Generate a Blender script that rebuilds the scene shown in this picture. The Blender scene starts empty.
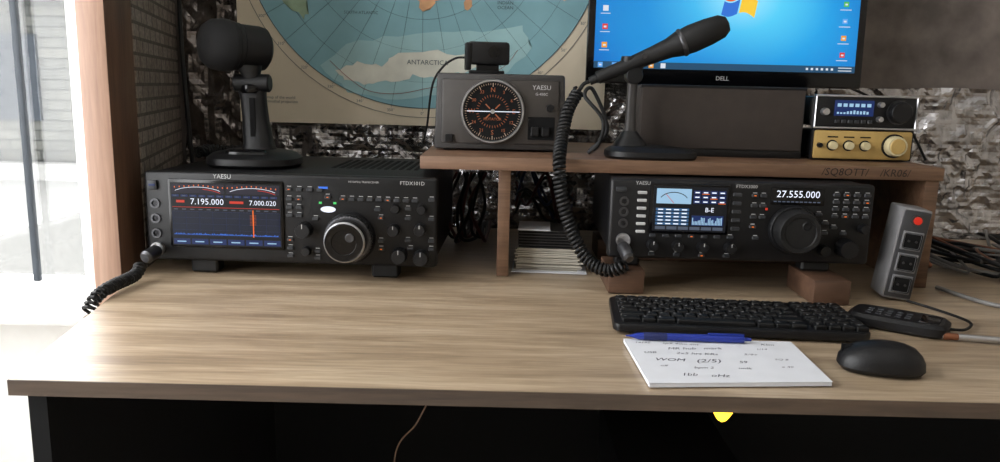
import bpy, bmesh, math, random
from mathutils import Vector, Matrix, noise
random.seed(7)
sc = bpy.context.scene
D = 0.75           # desk top height
CZ = D + 0.28      # eye height

# ------------------------------------------------------------------ materials
def lin(c):
    r = []
    for v in c[:3]:
        v = v / 255.0
        r.append(v / 12.92 if v <= 0.04045 else ((v + 0.055) / 1.055) ** 2.4)
    return (r[0], r[1], r[2], 1.0)

def M(name, col, rough=0.5, metal=0.0, emis=None, es=0.0, bump=None, var=0.12, vs=40, coat=0.0, spec=None):
    m = bpy.data.materials.new(name); m.use_nodes = True
    nt = m.node_tree; b = nt.nodes['Principled BSDF']
    c = lin(col)
    tc = nt.nodes.new('ShaderNodeTexCoord')
    n = nt.nodes.new('ShaderNodeTexNoise'); n.inputs['Scale'].default_value = vs; n.inputs['Detail'].default_value = 4
    nt.links.new(tc.outputs['Object'], n.inputs['Vector'])
    r = nt.nodes.new('ShaderNodeValToRGB')
    r.color_ramp.elements[0].position = 0.3; r.color_ramp.elements[1].position = 0.7
    r.color_ramp.elements[0].color = (c[0]*(1-var), c[1]*(1-var), c[2]*(1-var), 1)
    r.color_ramp.elements[1].color = (min(1, c[0]*(1+var)), min(1, c[1]*(1+var)), min(1, c[2]*(1+var)), 1)
    nt.links.new(n.outputs['Fac'], r.inputs['Fac'])
    nt.links.new(r.outputs['Color'], b.inputs['Base Color'])
    b.inputs['Roughness'].default_value = rough
    b.inputs['Metallic'].default_value = metal
    if spec is not None: b.inputs['Specular IOR Level'].default_value = spec
    if coat: b.inputs['Coat Weight'].default_value = coat
    if emis:
        b.inputs['Emission Color'].default_value = lin(emis)
        b.inputs['Emission Strength'].default_value = es
    if bump:
        n2 = nt.nodes.new('ShaderNodeTexNoise'); n2.inputs['Scale'].default_value = bump[0]; n2.inputs['Detail'].default_value = 5
        nt.links.new(tc.outputs['Object'], n2.inputs['Vector'])
        bp = nt.nodes.new('ShaderNodeBump'); bp.inputs['Strength'].default_value = bump[1]; bp.inputs['Distance'].default_value = 0.002
        nt.links.new(n2.outputs['Fac'], bp.inputs['Height'])
        nt.links.new(bp.outputs['Normal'], b.inputs['Normal'])
    return m

def wood(name, c1, c2, c3, scale=(1.2, 18, 18), rough=0.4, fac=0.35):
    m = bpy.data.materials.new(name); m.use_nodes = True
    nt = m.node_tree; b = nt.nodes['Principled BSDF']
    tc = nt.nodes.new('ShaderNodeTexCoord'); mp = nt.nodes.new('ShaderNodeMapping')
    mp.inputs['Scale'].default_value = scale
    nt.links.new(tc.outputs['Object'], mp.inputs['Vector'])
    n = nt.nodes.new('ShaderNodeTexNoise'); n.inputs['Scale'].default_value = 2.2; n.inputs['Detail'].default_value = 8
    n.inputs['Roughness'].default_value = 0.62; n.inputs['Distortion'].default_value = 0.6
    nt.links.new(mp.outputs['Vector'], n.inputs['Vector'])
    r = nt.nodes.new('ShaderNodeValToRGB'); e = r.color_ramp.elements
    e[0].position = 0.33; e[0].color = lin(c1); e[1].position = 0.68; e[1].color = lin(c3)
    k = e.new(0.5); k.color = lin(c2)
    nt.links.new(n.outputs['Fac'], r.inputs['Fac'])
    n3 = nt.nodes.new('ShaderNodeTexNoise'); n3.inputs['Scale'].default_value = 14; n3.inputs['Detail'].default_value = 3
    nt.links.new(mp.outputs['Vector'], n3.inputs['Vector'])
    mx = nt.nodes.new('ShaderNodeMixRGB'); mx.blend_type = 'MULTIPLY'; mx.inputs['Fac'].default_value = fac
    r3 = nt.nodes.new('ShaderNodeValToRGB'); r3.color_ramp.elements[0].position = 0.4; r3.color_ramp.elements[0].color = (0.45, 0.41, 0.38, 1)
    r3.color_ramp.elements[1].position = 0.6; r3.color_ramp.elements[1].color = (1, 1, 1, 1)
    nt.links.new(n3.outputs['Fac'], r3.inputs['Fac'])
    nt.links.new(r.outputs['Color'], mx.inputs['Color1']); nt.links.new(r3.outputs['Color'], mx.inputs['Color2'])
    nt.links.new(mx.outputs['Color'], b.inputs['Base Color'])
    b.inputs['Roughness'].default_value = rough
    bp = nt.nodes.new('ShaderNodeBump'); bp.inputs['Strength'].default_value = 0.15; bp.inputs['Distance'].default_value = 0.001
    nt.links.new(n3.outputs['Fac'], bp.inputs['Height']); nt.links.new(bp.outputs['Normal'], b.inputs['Normal'])
    return m

def E(name, col, s=1.0):
    m = bpy.data.materials.new(name); m.use_nodes = True
    nt = m.node_tree; b = nt.nodes['Principled BSDF']
    b.inputs['Base Color'].default_value = (0.01, 0.01, 0.01, 1)
    b.inputs['Roughness'].default_value = 0.4
    b.inputs['Specular IOR Level'].default_value = 0.2
    b.inputs['Emission Color'].default_value = lin(col); b.inputs['Emission Strength'].default_value = s
    return m

BLK = M('black_plastic', (15, 15, 17), 0.42, bump=(600, 0.15), spec=0.35)
BLK2 = M('black_metal_paint', (15, 15, 17), 0.5, bump=(900, 0.2), spec=0.35)
BLKM = M('black_matte', (11, 11, 12), 0.8, spec=0.2)
GLOSS = M('black_gloss', (8, 8, 10), 0.15, spec=0.4)
RUB = M('black_rubber', (14, 14, 15), 0.55, spec=0.4)
DGR = M('dark_grey_plastic', (50, 48, 47), 0.5, bump=(500, 0.2))
DGR2 = M('charcoal_grille', (50, 44, 40), 0.7, bump=(900, 0.5))
BTN = M('button_grey', (40, 42, 46), 0.45)
SIL = M('silver_metal', (185, 185, 188), 0.28, 0.9)
STEEL = M('dark_steel', (85, 85, 88), 0.35, 0.9)
GOLD = M('champagne_panel', (182, 152, 92), 0.45, 0.25)
CREAM = M('cream_knob', (200, 188, 150), 0.4, 0.2)
WHT = M('white_plastic', (228, 228, 226), 0.45)
PAPER = M('paper', (208, 210, 216), 0.85, var=0.03)
CARD = M('card_paper', (190, 184, 172), 0.85)
INK = M('ink', (45, 45, 62), 0.7)
BLUEP = M('blue_pen_plastic', (25, 45, 135), 0.3)
LABEL = M('label_print', (165, 165, 165), 0.6, emis=(190, 190, 190), es=0.10)
RED = M('red_plastic', (150, 30, 20), 0.35, emis=(220, 40, 20), es=0.4)
COPPER = M('copper_tip', (130, 82, 58), 0.4, 0.5)
DESKM = wood('oak_laminate', (140, 121, 99), (166, 146, 121), (186, 167, 142), (1.3, 16, 16), 0.30, 0.34)
EDGEM = wood('oak_edge_band', (60, 48, 39), (76, 61, 49), (90, 73, 58), (1.3, 16, 16), 0.5)
SHELFM = wood('brown_shelf_wood', (88, 65, 49), (108, 81, 62), (124, 95, 74), (1.5, 20, 20), 0.45)
BLOCKM = wood('brown_block_wood', (70, 50, 38), (86, 62, 47), (98, 72, 56), (1.5, 20, 20), 0.5)
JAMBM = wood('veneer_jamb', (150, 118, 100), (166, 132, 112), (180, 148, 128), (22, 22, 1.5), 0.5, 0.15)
JAMB_SHADE = wood('veneer_jamb_shaded', (84, 60, 46), (98, 72, 56), (112, 84, 66), (22, 22, 1.5), 0.5, 0.3)  # same veneer with shade painted into its tones
E_W = E('lit_white', (235, 240, 255), 1.2)
E_BG = E('screen_black', (9, 12, 22), 0.6)
E_BLUE = E('lit_blue', (60, 120, 235), 1.0)
E_DBLUE = E('lit_dark_blue', (25, 50, 110), 0.7)
E_OR = E('lit_orange', (255, 120, 30), 1.1)
E_OR2 = E('lit_dim_orange', (150, 70, 40), 0.8)
E_RED = E('lit_red', (215, 60, 40), 0.9)
E_GR = E('lit_green', (90, 220, 120), 1.0)
E_GREY = E('lit_grey', (90, 100, 118), 0.7)
E_YEL = E('lit_yellow', (255, 195, 50), 4.0)
E_PALE = E('lit_pale_blue', (165, 205, 235), 0.9)

# ------------------------------------------------------------------ mesh helpers
AX = {'-Y': Matrix.Rotation(math.radians(90), 4, 'X'), 'Z': Matrix.Identity(4),
      'X': Matrix.Rotation(math.radians(90), 4, 'Y'), 'Y': Matrix.Rotation(math.radians(-90), 4, 'X')}

def shade(me, ang=35):
    for p in me.polygons: p.use_smooth = True
    try: me.set_sharp_from_angle(angle=math.radians(ang))
    except Exception: pass

def bm_box(bm, x0, x1, y0, y1, z0, z1, bev=0.0, seg=2):
    r = bmesh.ops.create_cube(bm, size=1)
    vs = r['verts']
    for v in vs:
        v.co = Vector(((x0+x1)/2 + v.co.x*(x1-x0), (y0+y1)/2 + v.co.y*(y1-y0), (z0+z1)/2 + v.co.z*(z1-z0)))
    if bev > 0:
        es = list({e for v in vs for e in v.link_edges})
        bmesh.ops.bevel(bm, geom=es, offset=bev, segments=seg, profile=0.5, affect='EDGES')

def bm_lathe(bm, prof, mat, n=32, knurl=0.0):
    rings = []
    for (r, h) in prof:
        if r < 1e-6:
            rings.append([bm.verts.new(mat @ Vector((0, 0, h)))]); continue
        ring = []
        for i in range(n):
            a = 2*math.pi*i/n
            rr = r*(1-knurl) if (knurl and i % 2) else r
            ring.append(bm.verts.new(mat @ Vector((rr*math.cos(a), rr*math.sin(a), h))))
        rings.append(ring)
    for a, b in zip(rings[:-1], rings[1:]):
        if len(a) == 1 and len(b) == 1: continue
        for i in range(n):
            j = (i+1) % n
            if len(a) == 1: bm.faces.new((a[0], b[i], b[j]))
            elif len(b) == 1: bm.faces.new((a[i], a[j], b[0]))
            else: bm.faces.new((a[i], a[j], b[j], b[i]))
    if len(rings[0]) > 1: bm.faces.new(rings[0][::-1])
    if len(rings[-1]) > 1: bm.faces.new(rings[-1])

def dirmat(p, d):
    q = Vector(d).normalized().to_track_quat('Z', 'Y')
    return Matrix.Translation(Vector(p)) @ q.to_matrix().to_4x4()

def smooth_path(pts, n=12):
    P = [Vector(p) for p in pts]; out = []
    for i in range(len(P)-1):
        p0 = P[max(i-1, 0)]; p1 = P[i]; p2 = P[i+1]; p3 = P[min(i+2, len(P)-1)]
        for k in range(n):
            t = k/n
            out.append(0.5*((2*p1)+(p2-p0)*t+(2*p0-5*p1+4*p2-p3)*t*t+(3*p1-p0-3*p2+p3)*t*t*t))
    out.append(P[-1]); return out

class G:
    def __init__(s, name, loc=(0, 0, 0), rz=0.0, rx=0.0, ry=0.0, sc_=1.0):
        s.e = bpy.data.objects.new(name, None); s.e.empty_display_size = 0.02
        s.e.location = loc; s.e.rotation_euler = (math.radians(rx), math.radians(ry), math.radians(rz)); s.e.scale = (sc_, sc_, sc_)
        sc.collection.objects.link(s.e)
    def _mk(s, name, me, mat, sm=True):
        ob = bpy.data.objects.new(name, me); sc.collection.objects.link(ob); ob.parent = s.e
        if mat: me.materials.append(mat)
        if sm: shade(me)
        return ob
    def bm(s, name, bm, mat, sm=True):
        bmesh.ops.recalc_face_normals(bm, faces=bm.faces[:])
        me = bpy.data.meshes.new(name); bm.to_mesh(me); bm.free(); return s._mk(name, me, mat, sm)
    def box(s, name, x0, x1, y0, y1, z0, z1, mat, bev=0.0, seg=2):
        b = bmesh.new(); bm_box(b, x0, x1, y0, y1, z0, z1, bev, seg); return s.bm(name, b, mat)
    def boxes(s, name, L, mat, bev=0.0):
        b = bmesh.new()
        for q in L: bm_box(b, *q, bev, 1)
        return s.bm(name, b, mat)
    def lathe(s, name, prof, mat, p=(0, 0, 0), ax='Z', d=None, n=32, knurl=0.0):
        b = bmesh.new(); mt = dirmat(p, d) if d else Matrix.Translation(Vector(p)) @ AX[ax]
        bm_lathe(b, prof, mt, n, knurl); return s.bm(name, b, mat)
    def lathes(s, name, L, mat, ax='-Y', n=20, knurl=0.0):
        b = bmesh.new()
        for (p, prof) in L: bm_lathe(b, prof, Matrix.Translation(Vector(p)) @ AX[ax], n, knurl)
        return s.bm(name, b, mat)
    def loft(s, name, secs, mat, n=40, M4=None):
        b = bmesh.new(); rings = []
        for (cx, cy, z, rx, ry, ex) in secs:
            ring = []
            for i in range(n):
                a = 2*math.pi*i/n; c, t = math.cos(a), math.sin(a)
                v = Vector((cx+rx*math.copysign(abs(c)**(2/ex), c), cy+ry*math.copysign(abs(t)**(2/ex), t), z))
                if M4: v = M4 @ v
                ring.append(b.verts.new(v))
            rings.append(ring)
        for a, c in zip(rings[:-1], rings[1:]):
            for i in range(n):
                j = (i+1) % n; b.faces.new((a[i], a[j], c[j], c[i]))
        b.faces.new(rings[0][::-1]); b.faces.new(rings[-1])
        return s.bm(name, b, mat)
    def prism(s, name, pts, z0, z1, mat, M4=None, bev=0.0):
        b = bmesh.new()
        lo = [b.verts.new((p[0], p[1], z0)) for p in pts]; hi = [b.verts.new((p[0], p[1], z1)) for p in pts]
        n = len(pts)
        b.faces.new(lo[::-1]); b.faces.new(hi)
        for i in range(n): b.faces.new((lo[i], lo[(i+1) % n], hi[(i+1) % n], hi[i]))
        if bev: bmesh.ops.bevel(b, geom=b.edges[:], offset=bev, segments=2, profile=0.5, affect='EDGES')
        if M4: b.transform(M4)
        return s.bm(name, b, mat)
    def tube(s, name, pts, r, mat, smooth=True, cyc=False, res=3):
        cu = bpy.data.curves.new(name, 'CURVE'); cu.dimensions = '3D'
        P = smooth_path(pts) if smooth else [Vector(p) for p in pts]
        sp = cu.splines.new('POLY'); sp.points.add(len(P)-1)
        for i, p in enumerate(P): sp.points[i].co = (p.x, p.y, p.z, 1)
        sp.use_cyclic_u = cyc; sp.use_smooth = True
        cu.bevel_depth = r; cu.bevel_resolution = res; cu.use_fill_caps = True
        ob = bpy.data.objects.new(name+'_c', cu); sc.collection.objects.link(ob)
        dg = bpy.context.evaluated_depsgraph_get(); dg.update()
        me = bpy.data.meshes.new_from_object(ob.evaluated_get(dg)); bpy.data.objects.remove(ob)
        me.name = name; me.materials.clear()
        return s._mk(name, me, mat)
    def coil(s, name, pts, R, r, pitch, mat):
        P = smooth_path(pts, 30); out = []
        t0 = (P[1]-P[0]).normalized()
        nrm = t0.orthogonal().normalized(); ph = 0
        for i in range(len(P)-1):
            a, b = P[i], P[i+1]; d = b-a; l = d.length
            if l < 1e-7: continue
            t = d.normalized(); nrm = (nrm - t*nrm.dot(t)).normalized(); bn = t.cross(nrm)
            k = max(1, int(l/pitch*12))
            for q in range(k):
                f = q/k; an = ph + 2*math.pi*l*f/pitch
                out.append(a+d*f + nrm*R*math.cos(an) + bn*R*math.sin(an))
            ph += 2*math.pi*l/pitch
        return s.tube(name, out, r, mat, smooth=False, res=2)
    def text(s, name, body, loc, size, mat, rot=(90, 0, 0), al='CENTER', ext=0.0, sx=1.0, shear=0.0):
        cu = bpy.data.curves.new(name, 'FONT'); cu.body = body; cu.size = size; cu.align_x = al; cu.align_y = 'CENTER'
        cu.extrude = ext; cu.shear = shear; cu.resolution_u = 2
        ob = bpy.data.objects.new(name+'_c', cu); sc.collection.objects.link(ob)
        dg = bpy.context.evaluated_depsgraph_get(); dg.update()
        me = bpy.data.meshes.new_from_object(ob.evaluated_get(dg)); bpy.data.objects.remove(ob)
        me.materials.clear()
        R = Matrix.Rotation(math.radians(rot[2]), 4, 'Z') @ Matrix.Rotation(math.radians(rot[0]), 4, 'X')
        me.transform(Matrix.Translation(Vector(loc)) @ R @ Matrix.Diagonal((sx, 1, 1, 1)))
        return s._mk(name, me, mat, False)

def single(name, build):
    g = G('tmp'); ob = build(g); ob.parent = None; ob.name = name; bpy.data.objects.remove(g.e); return ob

# ------------------------------------------------------------------ room shell
WALLM = M('mottled_wall', (108, 99, 94), 0.8, bump=(18, 0.8), var=0.45, vs=11)
WHITEW = M('white_wall', (240, 239, 236), 0.8, var=0.02)
RW = M('room_wall_paint', (190, 183, 172), 0.85, var=0.05)
FLOORM = M('pale_floor', (228, 224, 216), 0.5, var=0.04)

BR = bpy.data.materials.new('brick_pattern_panel'); BR.use_nodes = True
nt = BR.node_tree; b = nt.nodes['Principled BSDF']
tc = nt.nodes.new('ShaderNodeTexCoord'); sx = nt.nodes.new('ShaderNodeSeparateXYZ'); cx = nt.nodes.new('ShaderNodeCombineXYZ')
nt.links.new(tc.outputs['Object'], sx.inputs[0]); nt.links.new(sx.outputs['Y'], cx.inputs['X']); nt.links.new(sx.outputs['Z'], cx.inputs['Y'])
bk = nt.nodes.new('ShaderNodeTexBrick'); bk.inputs['Scale'].default_value = 11
bk.inputs['Color1'].default_value = lin((150, 138, 128)); bk.inputs['Color2'].default_value = lin((126, 114, 104)); bk.inputs['Mortar'].default_value = lin((88, 78, 70))
bk.inputs['Mortar Size'].default_value = 0.03
nt.links.new(cx.outputs[0], bk.inputs['Vector'])
nz = nt.nodes.new('ShaderNodeTexNoise'); nz.inputs['Scale'].default_value = 160
nt.links.new(tc.outputs['Object'], nz.inputs['Vector'])
mxb = nt.nodes.new('ShaderNodeMixRGB'); mxb.blend_type = 'OVERLAY'; mxb.inputs['Fac'].default_value = 0.8
nt.links.new(bk.outputs['Color'], mxb.inputs['Color1']); nt.links.new(nz.outputs['Fac'], mxb.inputs['Color2']); nt.links.new(mxb.outputs['Color'], b.inputs['Base Color'])
bp = nt.nodes.new('ShaderNodeBump'); bp.inputs['Strength'].default_value = 0.7; bp.inputs['Distance'].default_value = 0.003
nt.links.new(nz.outputs['Fac'], bp.inputs['Height']); nt.links.new(bp.outputs['Normal'], b.inputs['Normal'])
b.inputs['Roughness'].default_value = 0.75

single('floor', lambda g: g.box('floor', -1.5, 2.3, -1.7, 1.7, -0.05, 0, FLOORM))
single('ceiling', lambda g: g.box('ceiling', -1.5, 2.3, -1.7, 1.7, 2.5, 2.55, WHITEW))
single('wall_back', lambda g: g.box('wall_back', -0.75, 2.3, 1.58, 1.68, 0, 2.5, WALLM))
single('wall_right', lambda g: g.box('wall_right', 2.2, 2.3, -1.7, 1.58, 0, 2.5, RW))
single('wall_front', lambda g: g.box('wall_front', -1.5, 2.2, -1.7, -1.6, 0, 2.5, RW))
single('wall_side_pier', lambda g: g.prism('p', [(-0.545, 1.162), (-0.655, 1.58), (-0.745, 1.58), (-0.70, 1.45), (-0.66, 1.35), (-0.583, 1.162)], 0, 2.5, BR))
single('wall_window', lambda g: g.boxes('w', [(-1.4, -0.70, 1.35, 1.45, 0, 0.62), (-1.4, -0.70, 1.35, 1.45, 2.3, 2.5), (-1.4, -1.28, 1.35, 1.45, 0.62, 2.3)], WHITEW))
single('wall_left', lambda g: g.boxes('w', [(-1.4, -1.3, -1.7, 1.35, 0, 0.55), (-1.4, -1.3, -1.7, 1.35, 2.3, 2.5), (-1.4, -1.3, -1.7, -0.6, 0.55, 2.3), (-1.4, -1.3, 1.25, 1.35, 0.55, 2.3)], WHITEW))
GL = bpy.data.materials.new('window_glass'); GL.use_nodes = True
nt = GL.node_tree; nt.nodes.clear()
o = nt.nodes.new('ShaderNodeOutputMaterial'); t = nt.nodes.new('ShaderNodeBsdfTransparent'); gl = nt.nodes.new('ShaderNodeBsdfGlossy'); mx = nt.nodes.new('ShaderNodeMixShader')
mx.inputs[0].default_value = 0.03; gl.inputs['Roughness'].default_value = 0.03
nt.links.new(t.outputs[0], mx.inputs[1]); nt.links.new(gl.outputs[0], mx.inputs[2]); nt.links.new(mx.outputs[0], o.inputs[0])
GSEAL = M('window_seal', (50, 58, 66), 0.6)
w = G('window_1', (0, 0, 0))
w.boxes('frame', [(-1.28, -1.22, 1.37, 1.43, 0.62, 2.3), (-0.76, -0.70, 1.37, 1.43, 0.62, 2.3), (-1.22, -0.76, 1.37, 1.43, 0.62, 0.66), (-1.22, -0.76, 1.37, 1.43, 2.22, 2.3),
                  (-1.22, -0.76, 1.37, 1.43, 1.20, 1.225)], WHT, 0.004)
w.box('mullion', -0.858, -0.846, 1.375, 1.385, 0.66, 2.22, GSEAL, 0.002)
w.box('glass', -1.22, -0.76, 1.398, 1.402, 0.66, 2.22, GL)
w.box('sill', -1.29, -0.70, 1.25, 1.37, 0.615, 0.635, WHT, 0.004)
w = G('added_side_window', (0, 0, 0))  # unseen window, added so more sky light reaches desk and white wall
w.boxes('frame', [(-1.38, -1.32, -0.6, -0.54, 0.55, 2.3), (-1.38, -1.32, 1.19, 1.25, 0.55, 2.3), (-1.38, -1.32, 0.25, 0.3, 0.55, 2.3), (-1.38, -1.32, -0.54, 1.19, 0.55, 0.6), (-1.38, -1.32, -0.54, 1.19, 2.25, 2.3)], WHT, 0.004)
w.box('glass', -1.352, -1.348, -0.54, 1.19, 0.6, 2.25, GL)
def jamb(g):
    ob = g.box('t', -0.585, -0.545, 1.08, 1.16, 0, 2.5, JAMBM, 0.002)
    ob.data.materials.append(JAMB_SHADE)
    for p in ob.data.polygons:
        if p.normal.x > 0.7: p.material_index = 1  # painted shade on the face turned away from the window
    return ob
single('trim_1', jamb)

# outside facade
FB = bpy.data.materials.new('facade_brick'); FB.use_nodes = True
nt = FB.node_tree; b = nt.nodes['Principled BSDF']; tc = nt.nodes.new('ShaderNodeTexCoord'); sx = nt.nodes.new('ShaderNodeSeparateXYZ'); cx = nt.nodes.new('ShaderNodeCombineXYZ')
nt.links.new(tc.outputs['Object'], sx.inputs[0]); nt.links.new(sx.outputs['X'], cx.inputs['X']); nt.links.new(sx.outputs['Z'], cx.inputs['Y'])
bk = nt.nodes.new('ShaderNodeTexBrick'); bk.inputs['Scale'].default_value = 3.2
bk.inputs['Color1'].default_value = lin((66, 66, 62)); bk.inputs['Color2'].default_value = lin((56, 57, 55)); bk.inputs['Mortar'].default_value = lin((40, 41, 40))
nt.links.new(cx.outputs[0], bk.inputs['Vector']); nt.links.new(bk.outputs['Color'], b.inputs['Base Color']); b.inputs['Roughness'].default_value = 1.0; b.inputs['Specular IOR Level'].default_value = 0.05
STUC = M('facade_stucco', (92, 92, 90), 0.95, spec=0.05)
fa = G('neighbouring_building', (0, 0, 0))
fa.box('upper_facade', -9, 0, 6, 6.3, 0.35, 1.7, FB)
fa.box('lower_facade', -9, 0, 5.98, 6.3, -3, 0.35, STUC)
fa.boxes('cornice', [(-9, 0, 5.85, 6.0, 0.25, 0.38), (-9, 0, 5.85, 6.0, 1.6, 1.75)], STUC, 0.01)
fa.boxes('window_panes', [(-3.95, -3.55, 5.97, 6.0, 0.7, 1.35), (-5.3, -4.5, 5.97, 6.0, 0.7, 1.35)], M('pane_grey', (30, 34, 38), 0.6, spec=0.1))

# ------------------------------------------------------------------ foil insulation sheet on wall
def foilmat(name, ca, cb_, metal, q):
    FO = bpy.data.materials.new(name); FO.use_nodes = True
    nt = FO.node_tree; b = nt.nodes['Principled BSDF']; tc = nt.nodes.new('ShaderNodeTexCoord')
    no = nt.nodes.new('ShaderNodeTexNoise'); no.inputs['Scale'].default_value = 40; no.inputs['Detail'].default_value = 2; nt.links.new(tc.outputs['Object'], no.inputs['Vector'])
    rp = nt.nodes.new('ShaderNodeValToRGB'); rp.color_ramp.elements[0].position = 0.4; rp.color_ramp.elements[0].color = lin(ca); rp.color_ramp.elements[1].position = 0.6; rp.color_ramp.elements[1].color = lin(cb_)
    nt.links.new(no.outputs['Fac'], rp.inputs['Fac']); nt.links.new(rp.outputs['Color'], b.inputs['Base Color'])
    vo = nt.nodes.new('ShaderNodeTexVoronoi'); vo.inputs['Scale'].default_value = 75; vo.inputs['Randomness'].default_value = 0.0; nt.links.new(tc.outputs['Object'], vo.inputs['Vector'])
    bp = nt.nodes.new('ShaderNodeBump'); bp.inputs['Strength'].default_value = q; bp.inputs['Distance'].default_value = 0.004; bp.invert = True
    nt.links.new(vo.outputs['Distance'], bp.inputs['Height']); nt.links.new(bp.outputs['Normal'], b.inputs['Normal'])
    b.inputs['Metallic'].default_value = metal; b.inputs['Roughness'].default_value = 0.27
    return FO
FO = foilmat('crumpled_foil', (158, 156, 158), (190, 188, 190), 0.95, 0.5)
FO2 = foilmat('dark_bubble_foil', (92, 86, 83), (120, 113, 110), 0.8, 0.5)
def foil(x0, x1, z0, z1, nx, nzz, mat, seed):
    def f_(g):
        b = bmesh.new(); V = []
        for i in range(nx+1):
            row = []
            for j in range(nzz+1):
                x = x0+(x1-x0)*i/nx; z = z0+(z1-z0)*j/nzz
                wx = x+0.02*noise.noise(Vector((x*12, z*12, seed))); wz = z+0.02*noise.noise(Vector((x*12+9, z*12, seed)))
                r_ = 1-abs(noise.noise(Vector((wx*16+seed, 3.1, wz*13))))*2
                r2_ = 1-abs(noise.noise(Vector((wx*38+seed, 7.7, wz*34))))*2
                f = max(0.0, 0.009*r_ + 0.0055*r2_ + 0.001)
                f = min(f, 0.018)
                row.append(b.verts.new((x, 1.573-f, z+(0.008*noise.noise(Vector((x*6, 0, 0))) if j == nzz else 0))))
            V.append(row)
        for i in range(nx):
            for j in range(nzz): b.faces.new((V[i][j], V[i+1][j], V[i+1][j+1], V[i][j+1]))
        bmesh.ops.triangulate(b, faces=b.faces[:])
        return g.bm('foil', b, mat, False)
    return f_
single('foil_insulation_sheet', foil(-0.50, 1.57, D-0.1, D+0.30, 300, 58, FO, 0.0))
single('foil_insulation_sheet', foil(-0.64, -0.49, D-0.1, D+0.78, 22, 120, FO2, 5.0))

# ------------------------------------------------------------------ wall map
mp = G('world_map_poster', (-0.16, 1.548, CZ+0.308), 0)
k = 0.00202
OCEAN = M('map_ocean', (128, 172, 182), 0.7, var=0.12, vs=8)
OC2 = M('map_shelf_water', (154, 192, 196), 0.7, var=0.12, vs=9)
PBEI = M('map_paper', (212, 200, 178), 0.8, var=0.05, vs=6)
LWH = M('map_ice', (214, 214, 202), 0.7, var=0.10, vs=30)
LOR = M('map_orange', (208, 160, 118), 0.7, var=0.2, vs=30)
LGR = M('map_green', (150, 174, 146), 0.7, var=0.25, vs=25)
LPK = M('map_pink', (202, 186, 162), 0.7, var=0.2, vs=25)
LIN = M('map_line', (78, 92, 98), 0.8)
LRED = M('map_red_line', (150, 80, 70), 0.8)
mp.box('sheet', -0.362, 0.36, 0, 0.001, -0.385, 0.40, PBEI)
def flat(g, name, pts, y, mat, jag=0.0):
    P = []
    n = len(pts)
    for i in range(n):
        a = Vector(pts[i]); c = Vector(pts[(i+1) % n])
        for q in range(4):
            p = a.lerp(c, q/4)
            if jag: p += Vector((random.uniform(-jag, jag), random.uniform(-jag, jag)))
            P.append(p)
    b = bmesh.new(); vs = [b.verts.new((p.x*k, y, -p.y*k)) for p in P]
    f = b.faces.new(vs); bmesh.ops.triangulate(b, faces=[f])
    return g.bm(name, b, mat, False)
def disc(g, name, R, y, mat, n=96):
    b = bmesh.new(); b.faces.new([b.verts.new((R*math.cos(2*math.pi*i/n), y, R*math.sin(2*math.pi*i/n))) for i in range(n)])
    return g.bm(name, b, mat, False)
disc(mp, 'ocean', 0.351, -0.0006, OCEAN)
def circ(R, y): return [(R*math.cos(2*math.pi*i/96), y, R*math.sin(2*math.pi*i/96)) for i in range(96)]
for i, R in enumerate([0.06, 0.12, 0.18, 0.24, 0.30]): mp.tube('range_ring_%d' % i, circ(R, -0.001), 0.0003, LIN, False, True, 1)
mp.tube('rim_line', circ(0.351, -0.001), 0.0008, LIN, False, True, 1)
mp.tube('outer_ring', circ(0.369, -0.001), 0.0005, LIN, False, True, 1)
rp_ = lambda px, py: (px-424, py+64)
flat(mp, 'antarctic_waters', [rp_(*p) for p in [(325, 72), (352, 50), (400, 40), (470, 36), (520, 30), (530, 50), (500, 78), (455, 94), (400, 102), (350, 94)]], -0.0012, OC2, 2)
flat(mp, 'antarctica', [rp_(*p) for p in [(340, 76), (362, 66), (385, 69), (400, 58), (430, 54), (462, 58), (492, 46), (508, 50), (492, 64), (465, 74), (440, 80), (415, 78), (395, 85), (370, 87), (350, 85)]], -0.0016, LWH, 2.0)
flat(mp, 'africa', [rp_(*p) for p in [(414, 2), (425, 16), (438, 10), (450, -15), (462, -40), (470, -62), (440, -80), (400, -80), (385, -60), (405, -40), (410, -15)]], -0.0016, LOR, 3)
flat(mp, 'south_america', [rp_(*p) for p in [(276, -10), (292, 12), (308, 26), (314, 20), (312, 4), (326, -12), (325, -40), (290, -60), (268, -50)]], -0.0016, LGR, 2)
flat(mp, 'australia', [rp_(*p) for p in [(540, -55), (525, -30), (530, -12), (548, -6), (560, 4), (572, -8), (574, -40), (565, -60)]], -0.0016, LPK, 2)
flat(mp, 'north_lands', [rp_(*p) for p in [(395, -110), (480, -95), (520, -120), (540, -170), (480, -215), (400, -220), (350, -180), (370, -130)]], -0.0016, LGR, 4)
flat(mp, 'small_island', [rp_(*p) for p in [(464, 6), (468, 2), (472, 10), (468, 16), (464, 14)]], -0.0016, LOR, 1)
for i in range(36):
    a = math.radians(i*10)
    mp.tube('meridian_%d' % i, [(0.05*math.cos(a), -0.0013, 0.05*math.sin(a)), (0.356*math.cos(a), -0.0013, 0.356*math.sin(a))], 0.0003, LIN, False, res=1)
    mp.text('degree_%d' % i, '%d°' % ((i*10+90) % 360), (0.361*math.cos(a), -0.0013, 0.361*math.sin(a)), 0.008, LIN)
mp.tube('red_border', [(x*k, -0.0022, -y*k) for x, y in [rp_(*p) for p in [(334, 66), (352, 82), (372, 94), (400, 96), (430, 90), (462, 84), (500, 70), (516, 52)]]], 0.0005, LRED, res=1)
mp.text('label_continent', 'ANTARCTICA', (0.01, -0.0025, -0.262), 0.013, LIN)
mp.text('label_ocean', 'INDIAN\nOCEAN', (0.16, -0.002, -0.15), 0.009, LIN)
mp.text('label_ocean_b', 'SOUTH ATLANTIC', (-0.12, -0.002, -0.17), 0.008, LIN)
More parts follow.
